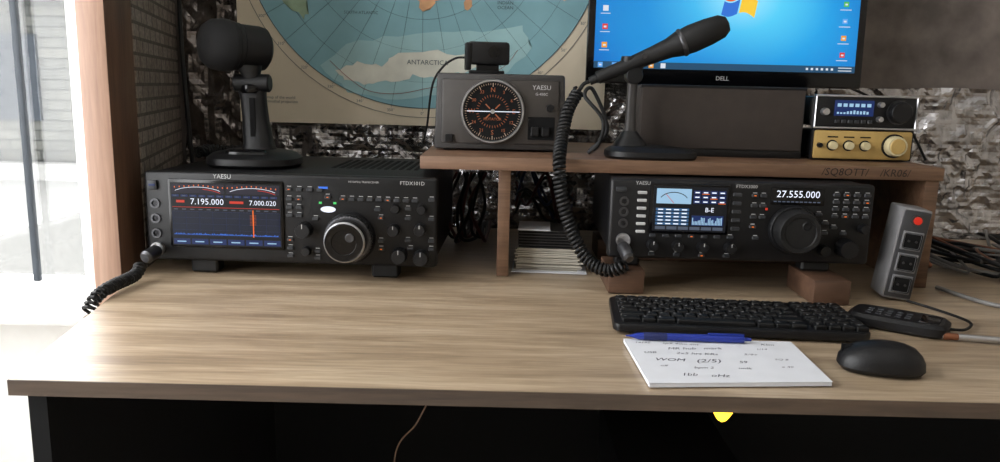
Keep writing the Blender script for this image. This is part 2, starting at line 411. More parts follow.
mp.text('legend', 'map of the world\nazimuthal projection', (-0.28, -0.0012, -0.34), 0.008, LIN)

# ------------------------------------------------------------------ desk
dk = G('desk', (0, 0, 0))
dk.prism('top', [(-0.461, 0.687), (1.45, 0.687), (1.45, 1.545), (-0.595, 1.545), (-0.541, 1.174), (-0.50, 0.925)], D-0.016, D-0.001, DESKM)
dk.box('edge_band', -0.461, 1.45, 0.6855, 0.6875, D-0.0165, D-0.0012, EDGEM)
dk.box('side_panel', -0.452, -0.434, 0.70, 1.5, 0.0, D-0.016, BLKM)
dk.box('side_panel_right', 1.38, 1.398, 0.74, 1.5, 0.0, D-0.016, BLKM)
dk.box('back_panel', -0.434, 1.38, 1.42, 1.436, 0.1, D-0.016, BLKM)
dk.box('under_rail', -0.434, 1.38, 1.0, 1.02, D-0.07, D-0.016, BLKM)

# shelf
sh = G('desk_riser_shelf', (0, 0, 0))
sh.box('board', -0.119, 0.645, 1.12, 1.49, D+0.162, D+0.181, SHELFM, 0.001)
sh.box('leg_left', -0.004, 0.014, 1.135, 1.47, D, D+0.162, SHELFM, 0.001)
sh.box('leg_right', 0.622, 0.642, 1.125, 1.47, D, D+0.162, SHELFM, 0.001)
sh.text('marker_writing', '/SQ8OTT/    /KR06/', (0.53, 1.1192, D+0.1715), 0.0155, M('marker_ink', (46, 34, 28), 0.7), shear=0.15)

bl = G('wooden_support_block', (0.178, 1.05, D)); bl.box('block', -0.024, 0.026, 0.0, 0.09, 0, 0.034, BLOCKM, 0.0015)
bl = G('wooden_support_block', (0.448, 1.015, D)); bl.box('block', -0.020, 0.030, 0.0, 0.10, 0, 0.034, BLOCKM, 0.0015)
bl = G('wooden_support_block', (0.335, 1.27, D)); bl.box('block', -0.17, 0.17, 0.0, 0.08, 0, 0.034, BLOCKM, 0.0015)

# ------------------------------------------------------------------ helpers for panels
def knob(r, h, t=0.92): return [(r, 0), (r, h*0.15), (r*t, h*0.9), (r*t*0.93, h), (0, h)]

# ------------------------------------------------------------------ left transceiver (426 x 131 mm)
r1 = G('radio_transceiver', (-0.304, 1.10, D), -1.5)
W = 0.213; B = 0.02
def X(mm): return -W + mm/1000.0
def Z(mm): return B + mm/1000.0
r1.box('cabinet', -W+0.006, W-0.006, 0.012, 0.315, B+0.002, B+0.129, BLK2, 0.003)
r1.box('front_panel', -W, W, 0.0, 0.02, B, B+0.131, BLK, 0.005, 3)
r1.boxes('top_vents', [(0.03+i*0.012, 0.036+i*0.012, 0.12, 0.26, B+0.1285, B+0.1298) for i in range(12)], BLKM)
r1.boxes('feet', [(-0.155, -0.115, 0.012, 0.04, 0, B+0.003), (0.115, 0.155, 0.012, 0.04, 0, B+0.003), (-0.155, -0.115, 0.26, 0.29, 0, B+0.003), (0.115, 0.155, 0.26, 0.29, 0, B+0.003)], RUB, 0.003)
r1.boxes('handle_lugs', [(-W-0.006, -W+0.007, 0.05, 0.07, B+0.05, B+0.08), (-W-0.006, -W+0.007, 0.24, 0.26, B+0.05, B+0.08)], BLK, 0.002)
r1.box('screen_bezel', X(36), X(204), -0.003, 0.002, Z(20), Z(121), GLOSS, 0.002)
r1.box('screen', X(40), X(200), -0.0036, -0.002, Z(24), Z(116), E_BG)
y = -0.0042
r1.boxes('meter_band', [(X(42), X(118), y+0.0002, y+0.0005, Z(101), Z(114)), (X(122), X(198), y+0.0002, y+0.0005, Z(101), Z(114))], E('meter_band_dark', (34, 30, 48), 0.8))
for nme, c0 in (('meter_a', 80), ('meter_b', 160)):
    pts = [(X(c0+40*math.cos(a)), y-0.0002, Z(97+13*math.sin(a))) for a in [math.radians(35+11*i) for i in range(11)]]
    r1.tube(nme, pts, 0.00035, E_W, False, res=1)
    r1.tube(nme+'_red', [(p[0], p[1], p[2]-0.0028) for p in pts[:5]], 0.0004, E_RED, False, res=1)
r1.boxes('meter_ticks', [(X(46+i*7), X(47.2+i*7), y, y+0.0003, Z(111.5-abs((i % 11)-5)*0.6), Z(113.5-abs((i % 11)-5)*0.6)) for i in range(22)], E_OR)
r1.boxes('status_row', [(X(42+i*13), X(52+i*13), y, y+0.0003, Z(95.5), Z(98.5)) for i in range(12)], E_DBLUE)
r1.boxes('status_text', [(X(44+i*13), X(49+i*13), y-0.0003, y, Z(96.3), Z(97.6)) for i in range(12)], E_GREY)
r1.text('freq_main', '7.195.000', (X(93), y, Z(88.5)), 0.0125, E_W)
r1.text('freq_sub', '7.000.020', (X(174), y, Z(88.5)), 0.0100, E_W)
r1.boxes('freq_markers', [(X(126), X(146), y, y+0.0003, Z(87), Z(90.5)), (X(48), X(60), y, y+0.0003, Z(87), Z(90.5))], E_RED)
r1.boxes('scope_head', [(X(42), X(198), y, y+0.0003, Z(80.2), Z(80.8))], E_RED)
r1.boxes('scope_scale', [(X(44+i*12), X(50+i*12), y, y+0.0003, Z(76.5), Z(78)) for i in range(13)], E_GREY)
r1.boxes('scope_field', [(X(42), X(198), y+0.0003, y+0.0005, Z(38), Z(75))], E('scope_field_blue', (14, 24, 46), 0.8))
r1.boxes('scope_grid', [(X(42), X(198), y, y+0.0002, Z(74-i*9), Z(74.2-i*9)) for i in range(4)] + [(X(42+i*19.5), X(42.2+i*19.5), y, y+0.0002, Z(38), Z(74)) for i in range(9)], E_DBLUE)
r1.boxes('scope_noise', [(X(43+i*1.5), X(44+i*1.5), y, y+0.0002, Z(40), Z(40+random.uniform(0.5, 2.5))) for i in range(102)], E_BLUE)
r1.boxes('scope_marker', [(X(159), X(160.3), y-0.0002, y, Z(38), Z(78))], E_OR)
r1.boxes('waterfall_trace', [(X(155), X(164), y, y+0.0002, Z(56+i*2), Z(56.8+i*2)) for i in range(8)], E_OR2)
r1.boxes('soft_keys', [(X(42+i*26.5), X(66+i*26.5), y, y+0.0003, Z(26), Z(34)) for i in range(6)], E_DBLUE)
r1.boxes('soft_key_labels', [(X(47+i*26.5), X(60+i*26.5), y-0.0003, y, Z(29), Z(30.6)) for i in range(6)], E_PALE)
r1.text('brand_label', 'YAESU', (X(115), -0.0006, Z(125.5)), 0.009, LABEL)
r1.text('model_label', 'FTDX101D', (X(390), -0.0006, Z(123)), 0.0075, LABEL)
r1.text('model_sub', 'HF/50MHz TRANSCEIVER', (X(320), -0.0006, Z(123)), 0.004, LABEL)
r1.box('power_button', X(7), X(20), -0.004, 0.001, Z(104), Z(118), BTN, 0.001)
r1.box('power_led', X(9), X(18), -0.0046, -0.004, Z(110), Z(113), E_DBLUE)
r1.lathes('jacks', [((X(15), 0.001, Z(z)), [(0.0072, 0), (0.0072, 0.003), (0.0045, 0.003), (0.0045, 0.001), (0, 0.001)]) for z in (84, 62, 40)], STEEL)
r1.lathe('mic_socket', [(0.010, 0), (0.010, 0.006), (0.008, 0.006), (0.008, 0.002), (0, 0.002)], SIL, (X(16), 0.001, Z(17)), '-Y')
# main dial
r1.lathe('main_dial_skirt', [(0.037, 0), (0.037, 0.006), (0.035, 0.009), (0, 0.009)], BLK, (X(300), 0.0, Z(42)), '-Y', n=64)
r1.lathe('main_dial_ring', [(0.0345, 0.006), (0.0345, 0.02), (0.0325, 0.022), (0, 0.022)], STEEL, (X(300), 0.0, Z(42)), '-Y', n=96, knurl=0.03)
r1.lathe('main_dial', [(0.0295, 0.02), (0.029, 0.040), (0.026, 0.043), (0.018, 0.0425), (0.017, 0.041), (0, 0.041)], GLOSS, (X(300), 0.0, Z(42)), '-Y', n=64)
r1.lathe('main_dial_chrome', [(0.0292, 0.0385), (0.0290, 0.0408), (0.0272, 0.0428), (0.0265, 0.040)], SIL, (X(300), 0.0, Z(42)), '-Y', n=64)
r1.lathe('dial_dimple', [(0.0065, 0), (0.0055, 0.001), (0, 0.0004)], STEEL, (X(308), -0.0415, Z(49)), '-Y', n=24)
KN = [(234, 52, 12, 18), (364, 55, 9, 15), (402, 57, 9, 15), (372, 18, 12, 18), (404, 16, 12, 18)]
L = [((X(x_), 0.0, Z(z_)), knob(r_/1000, h_/1000)) for (x_, z_, r_, h_) in KN+[(236, 20, 7, 10), (366, 86, 7, 10), (404, 86, 7, 10)]]
r1.lathes('knobs', L, BLK, n=40, knurl=0.04)
r1.boxes('knob_index_lines', [(X(x_-0.5), X(x_+0.5), -h_/1000-0.0006, -h_/1000, Z(z_+r_*0.3), Z(z_+r_*0.85)) for (x_, z_, r_, h_) in KN], LABEL)
bt = []
for z_ in (110,): bt += [(212+i*15, z_) for i in range(4)]
for z_ in (96, 84, 72): bt += [(212, z_), (226, z_)]
bt += [(212, 36), (212, 24), (212, 12), (252, 20), (252, 10)]
bt += [(290+i*13, 98) for i in range(9)]
bt += [(340, 84), (345, 72), (384, 72), (418, 72), (384, 40), (418, 40), (345, 26), (345, 38), (388, 28), (418, 28), (250, 68), (268, 100), (384, 86), (418, 100)]
r1.boxes('buttons', [(X(x_-4.5), X(x_+4.5), -0.003, 0.001, Z(z_-2.4), Z(z_+2.4)) for x_, z_ in bt], BTN, 0.0008)
r1.boxes('button_labels', [(X(x_-3.0), X(x_+3.0), -0.0006, 0, Z(z_+4), Z(z_+4.8)) for x_, z_ in bt], LABEL)
r1.boxes('function_leds', [(X(x_-1.2), X(x_+1.2), -0.0036, -0.003, Z(z_-0.5), Z(z_+0.5)) for x_, z_ in bt[::5]], E_OR)
r1.box('vfo_led_blue', X(255), X(268), -0.001, 0, Z(112), Z(115), E_BLUE)
r1.loft('vfo_indicator', [(0, 0, 0, 0.011, 0.0045, 2), (0, 0, 0.0015, 0.010, 0.0038, 2)], E_W, M4=Matrix.Translation((X(268), 0, Z(82))) @ AX['-Y'])
r1.boxes('vfo_side_leds', [(X(255), X(259), -0.001, 0, Z(90), Z(93)), (X(276), X(280), -0.001, 0, Z(90), Z(93))], E_GR)

# ------------------------------------------------------------------ right transceiver (365 x 112 mm)
r2 = G('radio_transceiver', (0.335, 1.062, D+0.034), -1.5)
W = 0.1825; B = 0.014
r2.box('cabinet', -W+0.005, W-0.005, 0.012, 0.30, B+0.002, B+0.1105, BLK2, 0.003)
r2.box('front_panel', -W, W, 0, 0.02, B, B+0.1125, BLK, 0.005, 3)
r2.boxes('feet', [(-0.17, -0.135, 0.012, 0.04, 0, B+0.003), (0.095, 0.135, 0.012, 0.04, 0, B+0.003), (-0.16, -0.13, 0.225, 0.25, 0, B+0.003), (0.085, 0.125, 0.225, 0.25, 0, B+0.003)], RUB, 0.003)
r2.box('screen_bezel', X(55), X(166), -0.003, 0.002, Z(37), Z(108), GLOSS, 0.002)
r2.box('screen', X(60), X(162), -0.0036, -0.002, Z(41), Z(104), E_BG)
y = -0.0042
r2.boxes('meter_face', [(X(64), X(112), y, y+0.0003, Z(80), Z(101))], E_PALE)
r2.tube('meter_arc', [(X(88+20*math.cos(a)), y-0.0004, Z(83+13*math.sin(a))) for a in [math.radians(25+13*i) for i in range(11)]], 0.0006, E_BG, False, res=1)
r2.tube('meter_needle', [(X(88), y-0.0004, Z(81)), (X(76), y-0.0004, Z(94))], 0.0004, E_RED, False, res=1)
r2.boxes('function_tiles', [(X(115+(i % 4)*11.5), X(125+(i % 4)*11.5), y, y+0.0003, Z(94-(i//4)*6.5), Z(99-(i//4)*6.5)) for i in range(12)], E_DBLUE)
r2.boxes('function_tile_text', [(X(117+(i % 4)*11.5), X(123+(i % 4)*11.5), y-0.0003, y, Z(95.6-(i//4)*6.5), Z(97.2-(i//4)*6.5)) for i in range(12)], E_W)
r2.boxes('function_tile_accent', [(X(115+(i % 4)*11.5), X(125+(i % 4)*11.5), y-0.0001, y+0.0003, Z(94-(i//4)*6.5), Z(94.8-(i//4)*6.5)) for i in (1, 6, 11)], E_OR)
r2.boxes('panel_grid', [(X(64), X(110), y, y+0.0003, Z(50+i*5), Z(53.6+i*5)) for i in range(5)], E('panel_mid_blue', (60, 105, 150), 0.8))
r2.boxes('panel_grid_text', [(X(67+j*11), X(74+j*11), y-0.0003, y, Z(51+i*5), Z(52.4+i*5)) for i in range(5) for j in range(4)], E_W)
r2.boxes('scope_area', [(X(114), X(158), y, y+0.0003, Z(50), Z(64))], E_DBLUE)
r2.boxes('scope_trace', [(X(115+i*2), X(116.2+i*2), y-0.0003, y, Z(51), Z(51+random.uniform(3, 11))) for i in range(21)], E_PALE)
r2.boxes('soft_keys', [(X(64+i*16), X(78+i*16), y, y+0.0003, Z(43.5), Z(48)) for i in range(6)], E_GREY)
r2.text('vfo_text', 'B-E', (X(138), y-0.0004, Z(72)), 0.009, E_W)
r2.box('freq_window', X(222), X(296), -0.0015, 0.001, Z(82), Z(106), GLOSS, 0.001)
r2.text('freq_digits', '27.555.000', (X(259), -0.0022, Z(97)), 0.0135, E_W)
r2.boxes('freq_bar', [(X(226+i*6), X(230+i*6), -0.0022, -0.0016, Z(86), Z(87.5)) for i in range(11)], E_GREY)
r2.text('brand_label', 'YAESU', (X(45), -0.0006, Z(107)), 0.007, LABEL, al='CENTER')
r2.text('model_label', 'FTDX3000', (X(188), -0.0006, Z(106)), 0.0065, LABEL)
r2.boxes('band_keys', [(X(38), X(51), -0.003, 0.001, Z(92-i*11), Z(96-i*11)) for i in range(6)], LABEL, 0.0008)
r2.boxes('band_keys_dark', [(X(170), X(182), -0.003, 0.001, Z(92-i*12), Z(97-i*12)) for i in range(5)], BTN, 0.0008)
r2.box('power_button', X(8), X(22), -0.004, 0.001, Z(95), Z(101), BTN, 0.001)
r2.lathes('jacks', [((X(20), 0.001, Z(z)), [(0.0066, 0), (0.0066, 0.003), (0.004, 0.003), (0.004, 0.001), (0, 0.001)]) for z in (81, 66, 50)], STEEL)
r2.lathe('mic_socket', [(0.010, 0), (0.010, 0.006), (0.008, 0.006), (0.008, 0.002), (0, 0.002)], SIL, (X(21), 0.001, Z(26)), '-Y')
r2.lathe('main_dial_skirt', [(0.034, 0), (0.034, 0.006), (0.032, 0.009), (0, 0.009)], BLK, (X(256), 0.0, Z(48)), '-Y', n=64)
r2.lathe('main_dial', [(0.030, 0.006), (0.0295, 0.03), (0.0275, 0.034), (0.022, 0.0335), (0.021, 0.032), (0, 0.032)], RUB, (X(256), 0.0, Z(48)), '-Y', n=96, knurl=0.02)
r2.lathe('dial_dimple', [(0.006, 0), (0.005, 0.001), (0, 0.0004)], BLK, (X(264), -0.032, Z(58)), '-Y', n=24)
L = [((X(x_), 0, Z(z_)), knob(r_/1000, h_/1000)) for (x_, z_, r_, h_) in [(62, 21, 8, 15), (97, 20, 8, 15), (132, 20, 8, 15), (170, 20, 8, 15), (330, 24, 14, 20), (300, 20, 8, 14), (352, 52, 7, 12)]]
r2.lathes('knobs', L, BLK, n=40, knurl=0.04)
r2.boxes('knob_index_lines', [(X(x_-0.5), X(x_+0.5), -0.0156, -0.015, Z(z_+2), Z(z_+6.5)) for (x_, z_) in [(62, 21), (97, 20), (132, 20), (170, 20)]], LABEL)
bt = [(200, 94), (212, 94), (200, 80), (212, 80), (200, 64), (212, 64), (200, 50), (205, 34), (290, 70), (300, 58), (300, 44)]
for z_ in (98, 88, 78, 68): bt += [(312, z_), (326, z_), (340, z_), (354, z_)]
bt += [(62+i*18, 34) for i in range(7)] + [(62+i*35, 7) for i in range(4)] + [(312, 52), (326, 44)]
r2.boxes('buttons', [(X(x_-4.5), X(x_+4.5), -0.003, 0.001, Z(z_-2.2), Z(z_+2.2)) for x_, z_ in bt], BTN, 0.0008)
r2.boxes('button_labels', [(X(x_-2.8), X(x_+2.8), -0.0006, 0, Z(z_+3.3), Z(z_+4.1)) for x_, z_ in bt], LABEL)
r2.boxes('function_leds', [(X(x_-1.4), X(x_+1.4), -0.0036, -0.003, Z(z_-0.5), Z(z_+0.5)) for x_, z_ in bt[::6]], E_OR)
r2.box('mode_led', X(216), X(219), -0.001, 0, Z(74), Z(77), E_RED)

# ------------------------------------------------------------------ left desk microphone (on left transceiver)
m1 = G('desk_microphone', (-0.392, 1.225, D+0.151), 0)
m1.loft('base', [(0, 0, 0, 0.068, 0.062, 2.6), (0, 0, 0.004, 0.072, 0.066, 2.6), (0, 0, 0.013, 0.071, 0.065, 2.6), (0, 0, 0.020, 0.062, 0.056, 2.6), (0, 0.004, 0.024, 0.045, 0.040, 2.5), (0, 0.006, 0.026, 0.02, 0.02, 2.2)], BLK, 56)
m1.loft('ptt_bar', [(0, -0.044, 0.014, 0.034, 0.012, 3), (0, -0.042, 0.024, 0.032, 0.010, 3), (0, -0.040, 0.027, 0.028, 0.007, 3)], GLOSS)
m1.loft('column', [(0.004, 0.01, 0.018, 0.028, 0.024, 3), (0.003, 0.01, 0.034, 0.023, 0.019, 3), (0.0, 0.009, 0.07, 0.020, 0.015, 3.2), (-0.002, 0.008, 0.10, 0.0195, 0.014, 3.2), (-0.003, 0.006, 0.116, 0.021, 0.014, 3)], BLK)
m1.boxes('column_slot', [(-0.004, 0.004, -0.0082, -0.005, 0.045, 0.105)], BLKM)
m1.lathe('collar', [(0.016, 0), (0.018, 0.003), (0.018, 0.012), (0.013, 0.016), (0, 0.016)], GLOSS, (-0.004, 0.005, 0.112))
m1.lathe('swivel_bolt', [(0.012, -0.028), (0.014, -0.026), (0.014, 0.026), (0.012, 0.028), (0, 0.028)], BLK, (-0.002, 0.004, 0.128), 'X')
m1.loft('yoke', [(-0.002, 0.004, 0.126, 0.013, 0.011, 2.5), (-0.004, 0.003, 0.142, 0.015, 0.012, 2.5), (-0.008, 0.002, 0.155, 0.022, 0.016, 2.5)], BLK)
m1.lathe('head', [(0, -0.052), (0.025, -0.051), (0.033, -0.045), (0.035, -0.036), (0.035, -0.004), (0.0365, -0.002), (0.0365, 0.004), (0.038, 0.006), (0.0385, 0.024), (0.036, 0.038), (0.028, 0.048), (0.014, 0.054), (0, 0.056)], RUB, (-0.025, 0.0, 0.183), d=(-0.72, -0.66, 0.05), n=48)
gm = M('mic_grille', (26, 26, 28), 0.55, 0.3, bump=(1200, 1.0))
m1.lathe('grille', [(0.0392, 0.012), (0.0395, 0.024), (0.037, 0.0385), (0.029, 0.049), (0.0145, 0.055), (0, 0.057)], gm, (-0.025, 0.0, 0.183), d=(-0.72, -0.66, 0.05), n=48)
m1.coil('coiled_cord', [(-0.03, 0.064, 0.014), (-0.05, 0.085, 0.013), (-0.08, 0.09, 0.012), (-0.105, 0.085, 0.014), (-0.116, 0.06, 0.012)], 0.0085, 0.0024, 0.0068, RUB)

# ------------------------------------------------------------------ right desk microphone (on shelf)
S = D+0.181
m2 = G('desk_microphone', (0.225, 1.175, S), 0)
m2.loft('base', [(0, 0, 0, 0.066, 0.045, 3), (0, 0, 0.004, 0.069, 0.048, 3), (0, 0, 0.011, 0.068, 0.047, 3), (-0.004, 0, 0.016, 0.058, 0.038, 3), (-0.012, 0.002, 0.019, 0.03, 0.022, 3)], BLK, 48)
m2.loft('pedestal', [(-0.03, 0.004, 0.012, 0.03, 0.026, 3), (-0.03, 0.006, 0.024, 0.022, 0.02, 3), (-0.031, 0.008, 0.04, 0.010, 0.014, 3)], BLK)
m2.loft('stem', [(-0.031, 0.008, 0.03, 0.009, 0.010, 3), (-0.031, 0.008, 0.07, 0.007, 0.008, 3), (-0.031, 0.006, 0.112, 0.0075, 0.008, 3)], DGR)
m2.lathe('swivel', [(0.011, -0.014), (0.0125, -0.012), (0.0125, 0.012), (0.011, 0.014), (0, 0.014)], BLK, (-0.031, 0.0, 0.122), '-Y')
ax = Vector((0.193, -0.02, 0.086)); p0 = Vector((-0.097, 0.0, 0.112))
m2.lathe('mic_body', [(0, 0), (0.006, 0.001), (0.0065, 0.012), (0.0095, 0.014), (0.0105, 0.06), (0.0125, 0.10), (0.0145, 0.125), (0.0185, 0.140), (0.0205, 0.160), (0.0195, 0.185), (0.0170, 0.205), (0.011, 0.214), (0, 0.217)], RUB, p0, d=ax, n=40)
m2.lathe('mic_ring', [(0.0190, 0.142), (0.0207, 0.144), (0.0209, 0.147), (0.0195, 0.149)], STEEL, p0, d=ax, n=40)
m2.lathe('mic_switch', [(0.004, 0), (0.004, 0.003), (0, 0.003)], STEEL, p0+ax.normalized()*0.085+Vector((0, -0.011, 0.004)), '-Y', n=16)
m2.loft('mic_clip', [(-0.031, 0.0, 0.126, 0.012, 0.012, 3), (-0.034, 0.0, 0.140, 0.018, 0.016, 3), (-0.034, 0.0, 0.150, 0.016, 0.015, 3)], BLK)
m2.coil('coiled_cord', [(-0.112, -0.003, 0.098), (-0.128, -0.02, 0.07), (-0.138, -0.045, 0.03), (-0.143, -0.080, -0.005), (-0.138, -0.085, -0.05), (-0.122, -0.088, -0.10), (-0.100, -0.10, -0.138), (-0.072, -0.118, -0.150), (-0.048, -0.13, -0.138)], 0.0078, 0.0024, 0.0064, RUB)
m2.tube('cord_lead', [(-0.097, 0, 0.112), (-0.105, -0.001, 0.108), (-0.112, -0.003, 0.098)], 0.003, RUB)
m2.lathe('cord_plug', [(0.006, 0), (0.009, 0.004), (0.009, 0.024), (0.0075, 0.028), (0, 0.028)], STEEL, (-0.046, -0.142, -0.128), d=(-0.01, 0.028, 0.02))
m2.tube('spare_cable', [(-0.09, 0.03, 0.003), (-0.075, 0.02, 0.02), (-0.07, 0.03, 0.055), (-0.098, 0.04, 0.09), (-0.085, 0.05, 0.10), (-0.06, 0.05, 0.04), (-0.085, 0.06, 0.004)], 0.003, RUB)

# left hanging coiled cord and plug
c1 = G('microphone_cord', (0, 0, 0))
c1.coil('coil', [(-0.508, 1.062, D+0.022), (-0.507, 1.04, D+0.012), (-0.512, 0.99, D+0.0102), (-0.518, 0.96, D+0.004), (-0.523, 0.945, D-0.012)], 0.0070, 0.0023, 0.0064, RUB)
c1.lathe('plug', [(0.0065, 0), (0.0095, 0.004), (0.0095, 0.026), (0.0075, 0.03), (0, 0.03)], STEEL, (-0.503, 1.065, D+0.031), d=(0.006, 0.03, 0.006))

# ------------------------------------------------------------------ rotator controller
rc = G('antenna_rotator_controller', (-0.004, 1.222, S), 0)
rc.prism('case', [(-0.104, 0), (0.104, 0), (0.100, 0.118), (-0.100, 0.118)], 0.0, 0.17, DGR, M4=Matrix(((1, 0, 0, 0), (0, 0, 1, 0.004), (0, 1, 0, 0.003), (0, 0, 0, 1))), bev=0.004)
rc.box('face_plate', -0.092, 0.092, 0.001, 0.01, 0.012, 0.112, M('face_grey', (58, 54, 51), 0.45), 0.003)
rc.boxes('feet', [(-0.09, -0.07, 0.02, 0.04, 0, 0.005), (0.07, 0.09, 0.02, 0.04, 0, 0.005), (-0.09, -0.07, 0.13, 0.15, 0, 0.005), (0.07, 0.09, 0.13, 0.15, 0, 0.005)], RUB)
DC = (-0.012, 0.001, 0.063)
rc.lathe('dial_bezel', [(0.050, 0), (0.050, 0.006), (0.0485, 0.009), (0.0465, 0.009), (0.0455, 0.003), (0, 0.003)], SIL, DC, '-Y', n=64)
rc.lathe('dial_face', [(0.046, 0), (0.046, 0.0035), (0, 0.0035)], BLKM, DC, '-Y', n=64)
AM = E('dial_amber', (165, 95, 62), 0.8)
AW = E('dial_dim_white', (185, 160, 140), 0.8)
def radbox(R0, R1, w_, n, mat, name, g, C, y, off=0):
    b = bmesh.new()
    for i in range(n):
        a = 2*math.pi*(i+off)/n; d = Vector((math.cos(a), 0, math.sin(a))); t = Vector((-math.sin(a), 0, math.cos(a)))
        c = Vector((C[0], y, C[2]))
        b.faces.new([b.verts.new(c+d*R0+t*w_), b.verts.new(c+d*R1+t*w_), b.verts.new(c+d*R1-t*w_), b.verts.new(c+d*R0-t*w_)])
    return g.bm(name, b, mat, False)
radbox(0.041, 0.044, 0.0003, 72, AW, 'scale_fine', rc, DC, -0.0030)
radbox(0.038, 0.044, 0.0006, 12, AW, 'scale_major', rc, DC, -0.0031)
radbox(0.022, 0.026, 0.0004, 36, AM, 'compass_ring', rc, DC, -0.0030)
radbox(0.006, 0.016, 0.0009, 4, AM, 'compass_rose', rc, DC, -0.0030, 0.5)
for i in range(12):
    a = math.radians(90-i*30)
    if i % 3: rc.text('scale_num_%d' % i, str(i*3), (DC[0]+0.034*math.cos(a), -0.0034, DC[2]+0.034*math.sin(a)), 0.007, AM)
for ch, a in (('N', 90), ('E', 0), ('S', 270), ('W', 180)):
    rc.text('cardinal_'+ch, ch, (DC[0]+0.033*math.cos(math.radians(a)), -0.0034, DC[2]+0.033*math.sin(math.radians(a))), 0.010, AM)
rc.boxes('needle', [(DC[0]-0.040, DC[0]+0.042, -0.0042, -0.0036, DC[2]-0.0006, DC[2]+0.0006)], E_W)
rc.lathe('needle_hub', [(0.0035, 0), (0.0035, 0.003), (0, 0.003)], SIL, (DC[0], -0.0035, DC[2]), '-Y', n=20)
rc.text('dial_caption', 'ROTATOR', (DC[0], -0.0034, DC[2]-0.012), 0.006, AM)
rc.text('brand_label', 'YAESU', (0.064, 0.0004, 0.101), 0.010, LABEL)
rc.text('model_label', 'G-450C', (0.064, 0.0004, 0.091), 0.006, LABEL)
rc.boxes('control_plate', [(0.044, 0.086, 0.0002, 0.002, 0.020, 0.056)], BLKM, 0.0008)
rc.boxes('rocker_switches', [(0.049, 0.061, -0.005, 0.001, 0.026, 0.040), (0.066, 0.078, -0.005, 0.001, 0.026, 0.040)], BLK, 0.001)
rc.lathe('speed_knob', knob(0.006, 0.010), BLK, (0.078, 0.001, 0.070), '-Y')
rc.boxes('side_switch', [(-0.086, -0.074, -0.004, 0.001, 0.014, 0.026)], BLK, 0.001)

# webcam on the controller
wc = G('webcam', (-0.026, 1.27, S+0.1215), 8)
wc.box('body', -0.034, 0.034, -0.012, 0.010, 0.014, 0.050, BLK, 0.005)
wc.lathe('lens', [(0.009, 0), (0.009, 0.003), (0.006, 0.003), (0.006, 0.0015), (0, 0.0015)], GLOSS, (0.008, -0.012, 0.034), '-Y')
wc.box('tilt_plate', -0.037, -0.028, -0.014, 0.012, 0.005, 0.048, BLK, 0.002)
wc.prism('clip_stand', [(-0.03, -0.015), (0.025, -0.015), (0.028, 0.03), (-0.028, 0.03)], 0.0, 0.005, BLK, bev=0.001)
wc.box('hinge', -0.018, 0.018, -0.002, 0.010, 0.003, 0.018, BLK, 0.002)
wcc = G('webcam_cable', (-0.026, 1.27, S+0.1215), 8)
wcc.tube('cable', [(-0.036, 0.012, 0.025), (-0.05, 0.03, 0.024), (-0.07, 0.035, 0.01), (-0.087, 0.04, -0.02), (-0.093, 0.10, -0.09), (-0.096, 0.16, -0.119)], 0.0018, RUB)

# ------------------------------------------------------------------ monitor
mo = G('computer_monitor', (0.405, 1.46, D+0.296), -3.0, -2)
mo.box('shell', -0.250, 0.250, 0.004, 0.035, 0.0, 0.305, BLK, 0.006)
mo.box('bezel', -0.252, 0.252, -0.004, 0.012, -0.002, 0.307, GLOSS, 0.003)
SCM = bpy.data.materials.new('desktop_wallpaper'); SCM.use_nodes = True
nt = SCM.node_tree; b = nt.nodes['Principled BSDF']; tc = nt.nodes.new('ShaderNodeTexCoord')
mpn = nt.nodes.new('ShaderNodeMapping'); mpn.inputs['Location'].default_value = (-0.02, 0, -0.20); mpn.inputs['Scale'].default_value = (1, 0, 1.25)
nt.links.new(tc.outputs['Object'], mpn.inputs['Vector'])
ln = nt.nodes.new('ShaderNodeVectorMath'); ln.operation = 'LENGTH'; nt.links.new(mpn.outputs['Vector'], ln.inputs[0])
rr = nt.nodes.new('ShaderNodeValToRGB'); e = rr.color_ramp.elements; e[0].position = 0.0; e[0].color = lin((150, 225, 250)); e[1].position = 0.30; e[1].color = lin((10, 95, 180))
q = e.new(0.08); q.color = lin((75, 190, 235)); q = e.new(0.17); q.color = lin((28, 145, 215))
nt.links.new(ln.outputs['Value'], rr.inputs['Fac'])
wv = nt.nodes.new('ShaderNodeTexWave'); wv.inputs['Scale'].default_value = 1.6; wv.inputs['Distortion'].default_value = 5; wv.inputs['Detail'].default_value = 0; wv.bands_direction = 'DIAGONAL'; nt.links.new(tc.outputs['Object'], wv.inputs['Vector'])
mm = nt.nodes.new('ShaderNodeMixRGB'); mm.blend_type = 'SOFT_LIGHT'; mm.inputs['Fac'].default_value = 0.25
nt.links.new(rr.outputs['Color'], mm.inputs['Color1']); nt.links.new(wv.outputs['Color'], mm.inputs['Color2'])
nt.links.new(mm.outputs['Color'], b.inputs['Emission Color']); b.inputs['Emission Strength'].default_value = 1.1
b.inputs['Base Color'].default_value = (0.01, 0.01, 0.01, 1); b.inputs['Roughness'].default_value = 0.45; b.inputs['Specular IOR Level'].default_value = 0.2
mo.box('screen', -0.238, 0.238, -0.0045, -0.003, 0.026, 0.294, SCM)
mo.text('brand_label', 'DELL', (0, -0.0046, 0.011), 0.011, LABEL)
TB = E('taskbar', (40, 85, 120), 0.8)
mo.box('taskbar', -0.238, 0.238, -0.0052, -0.0046, 0.026, 0.038, TB)
ICM = [E('icon_a', (230, 235, 245), 0.9), E('icon_b', (240, 160, 40), 1), E('icon_c', (90, 190, 90), 1), E('icon_d', (220, 60, 50), 1), E('icon_e', (100, 170, 240), 1)]
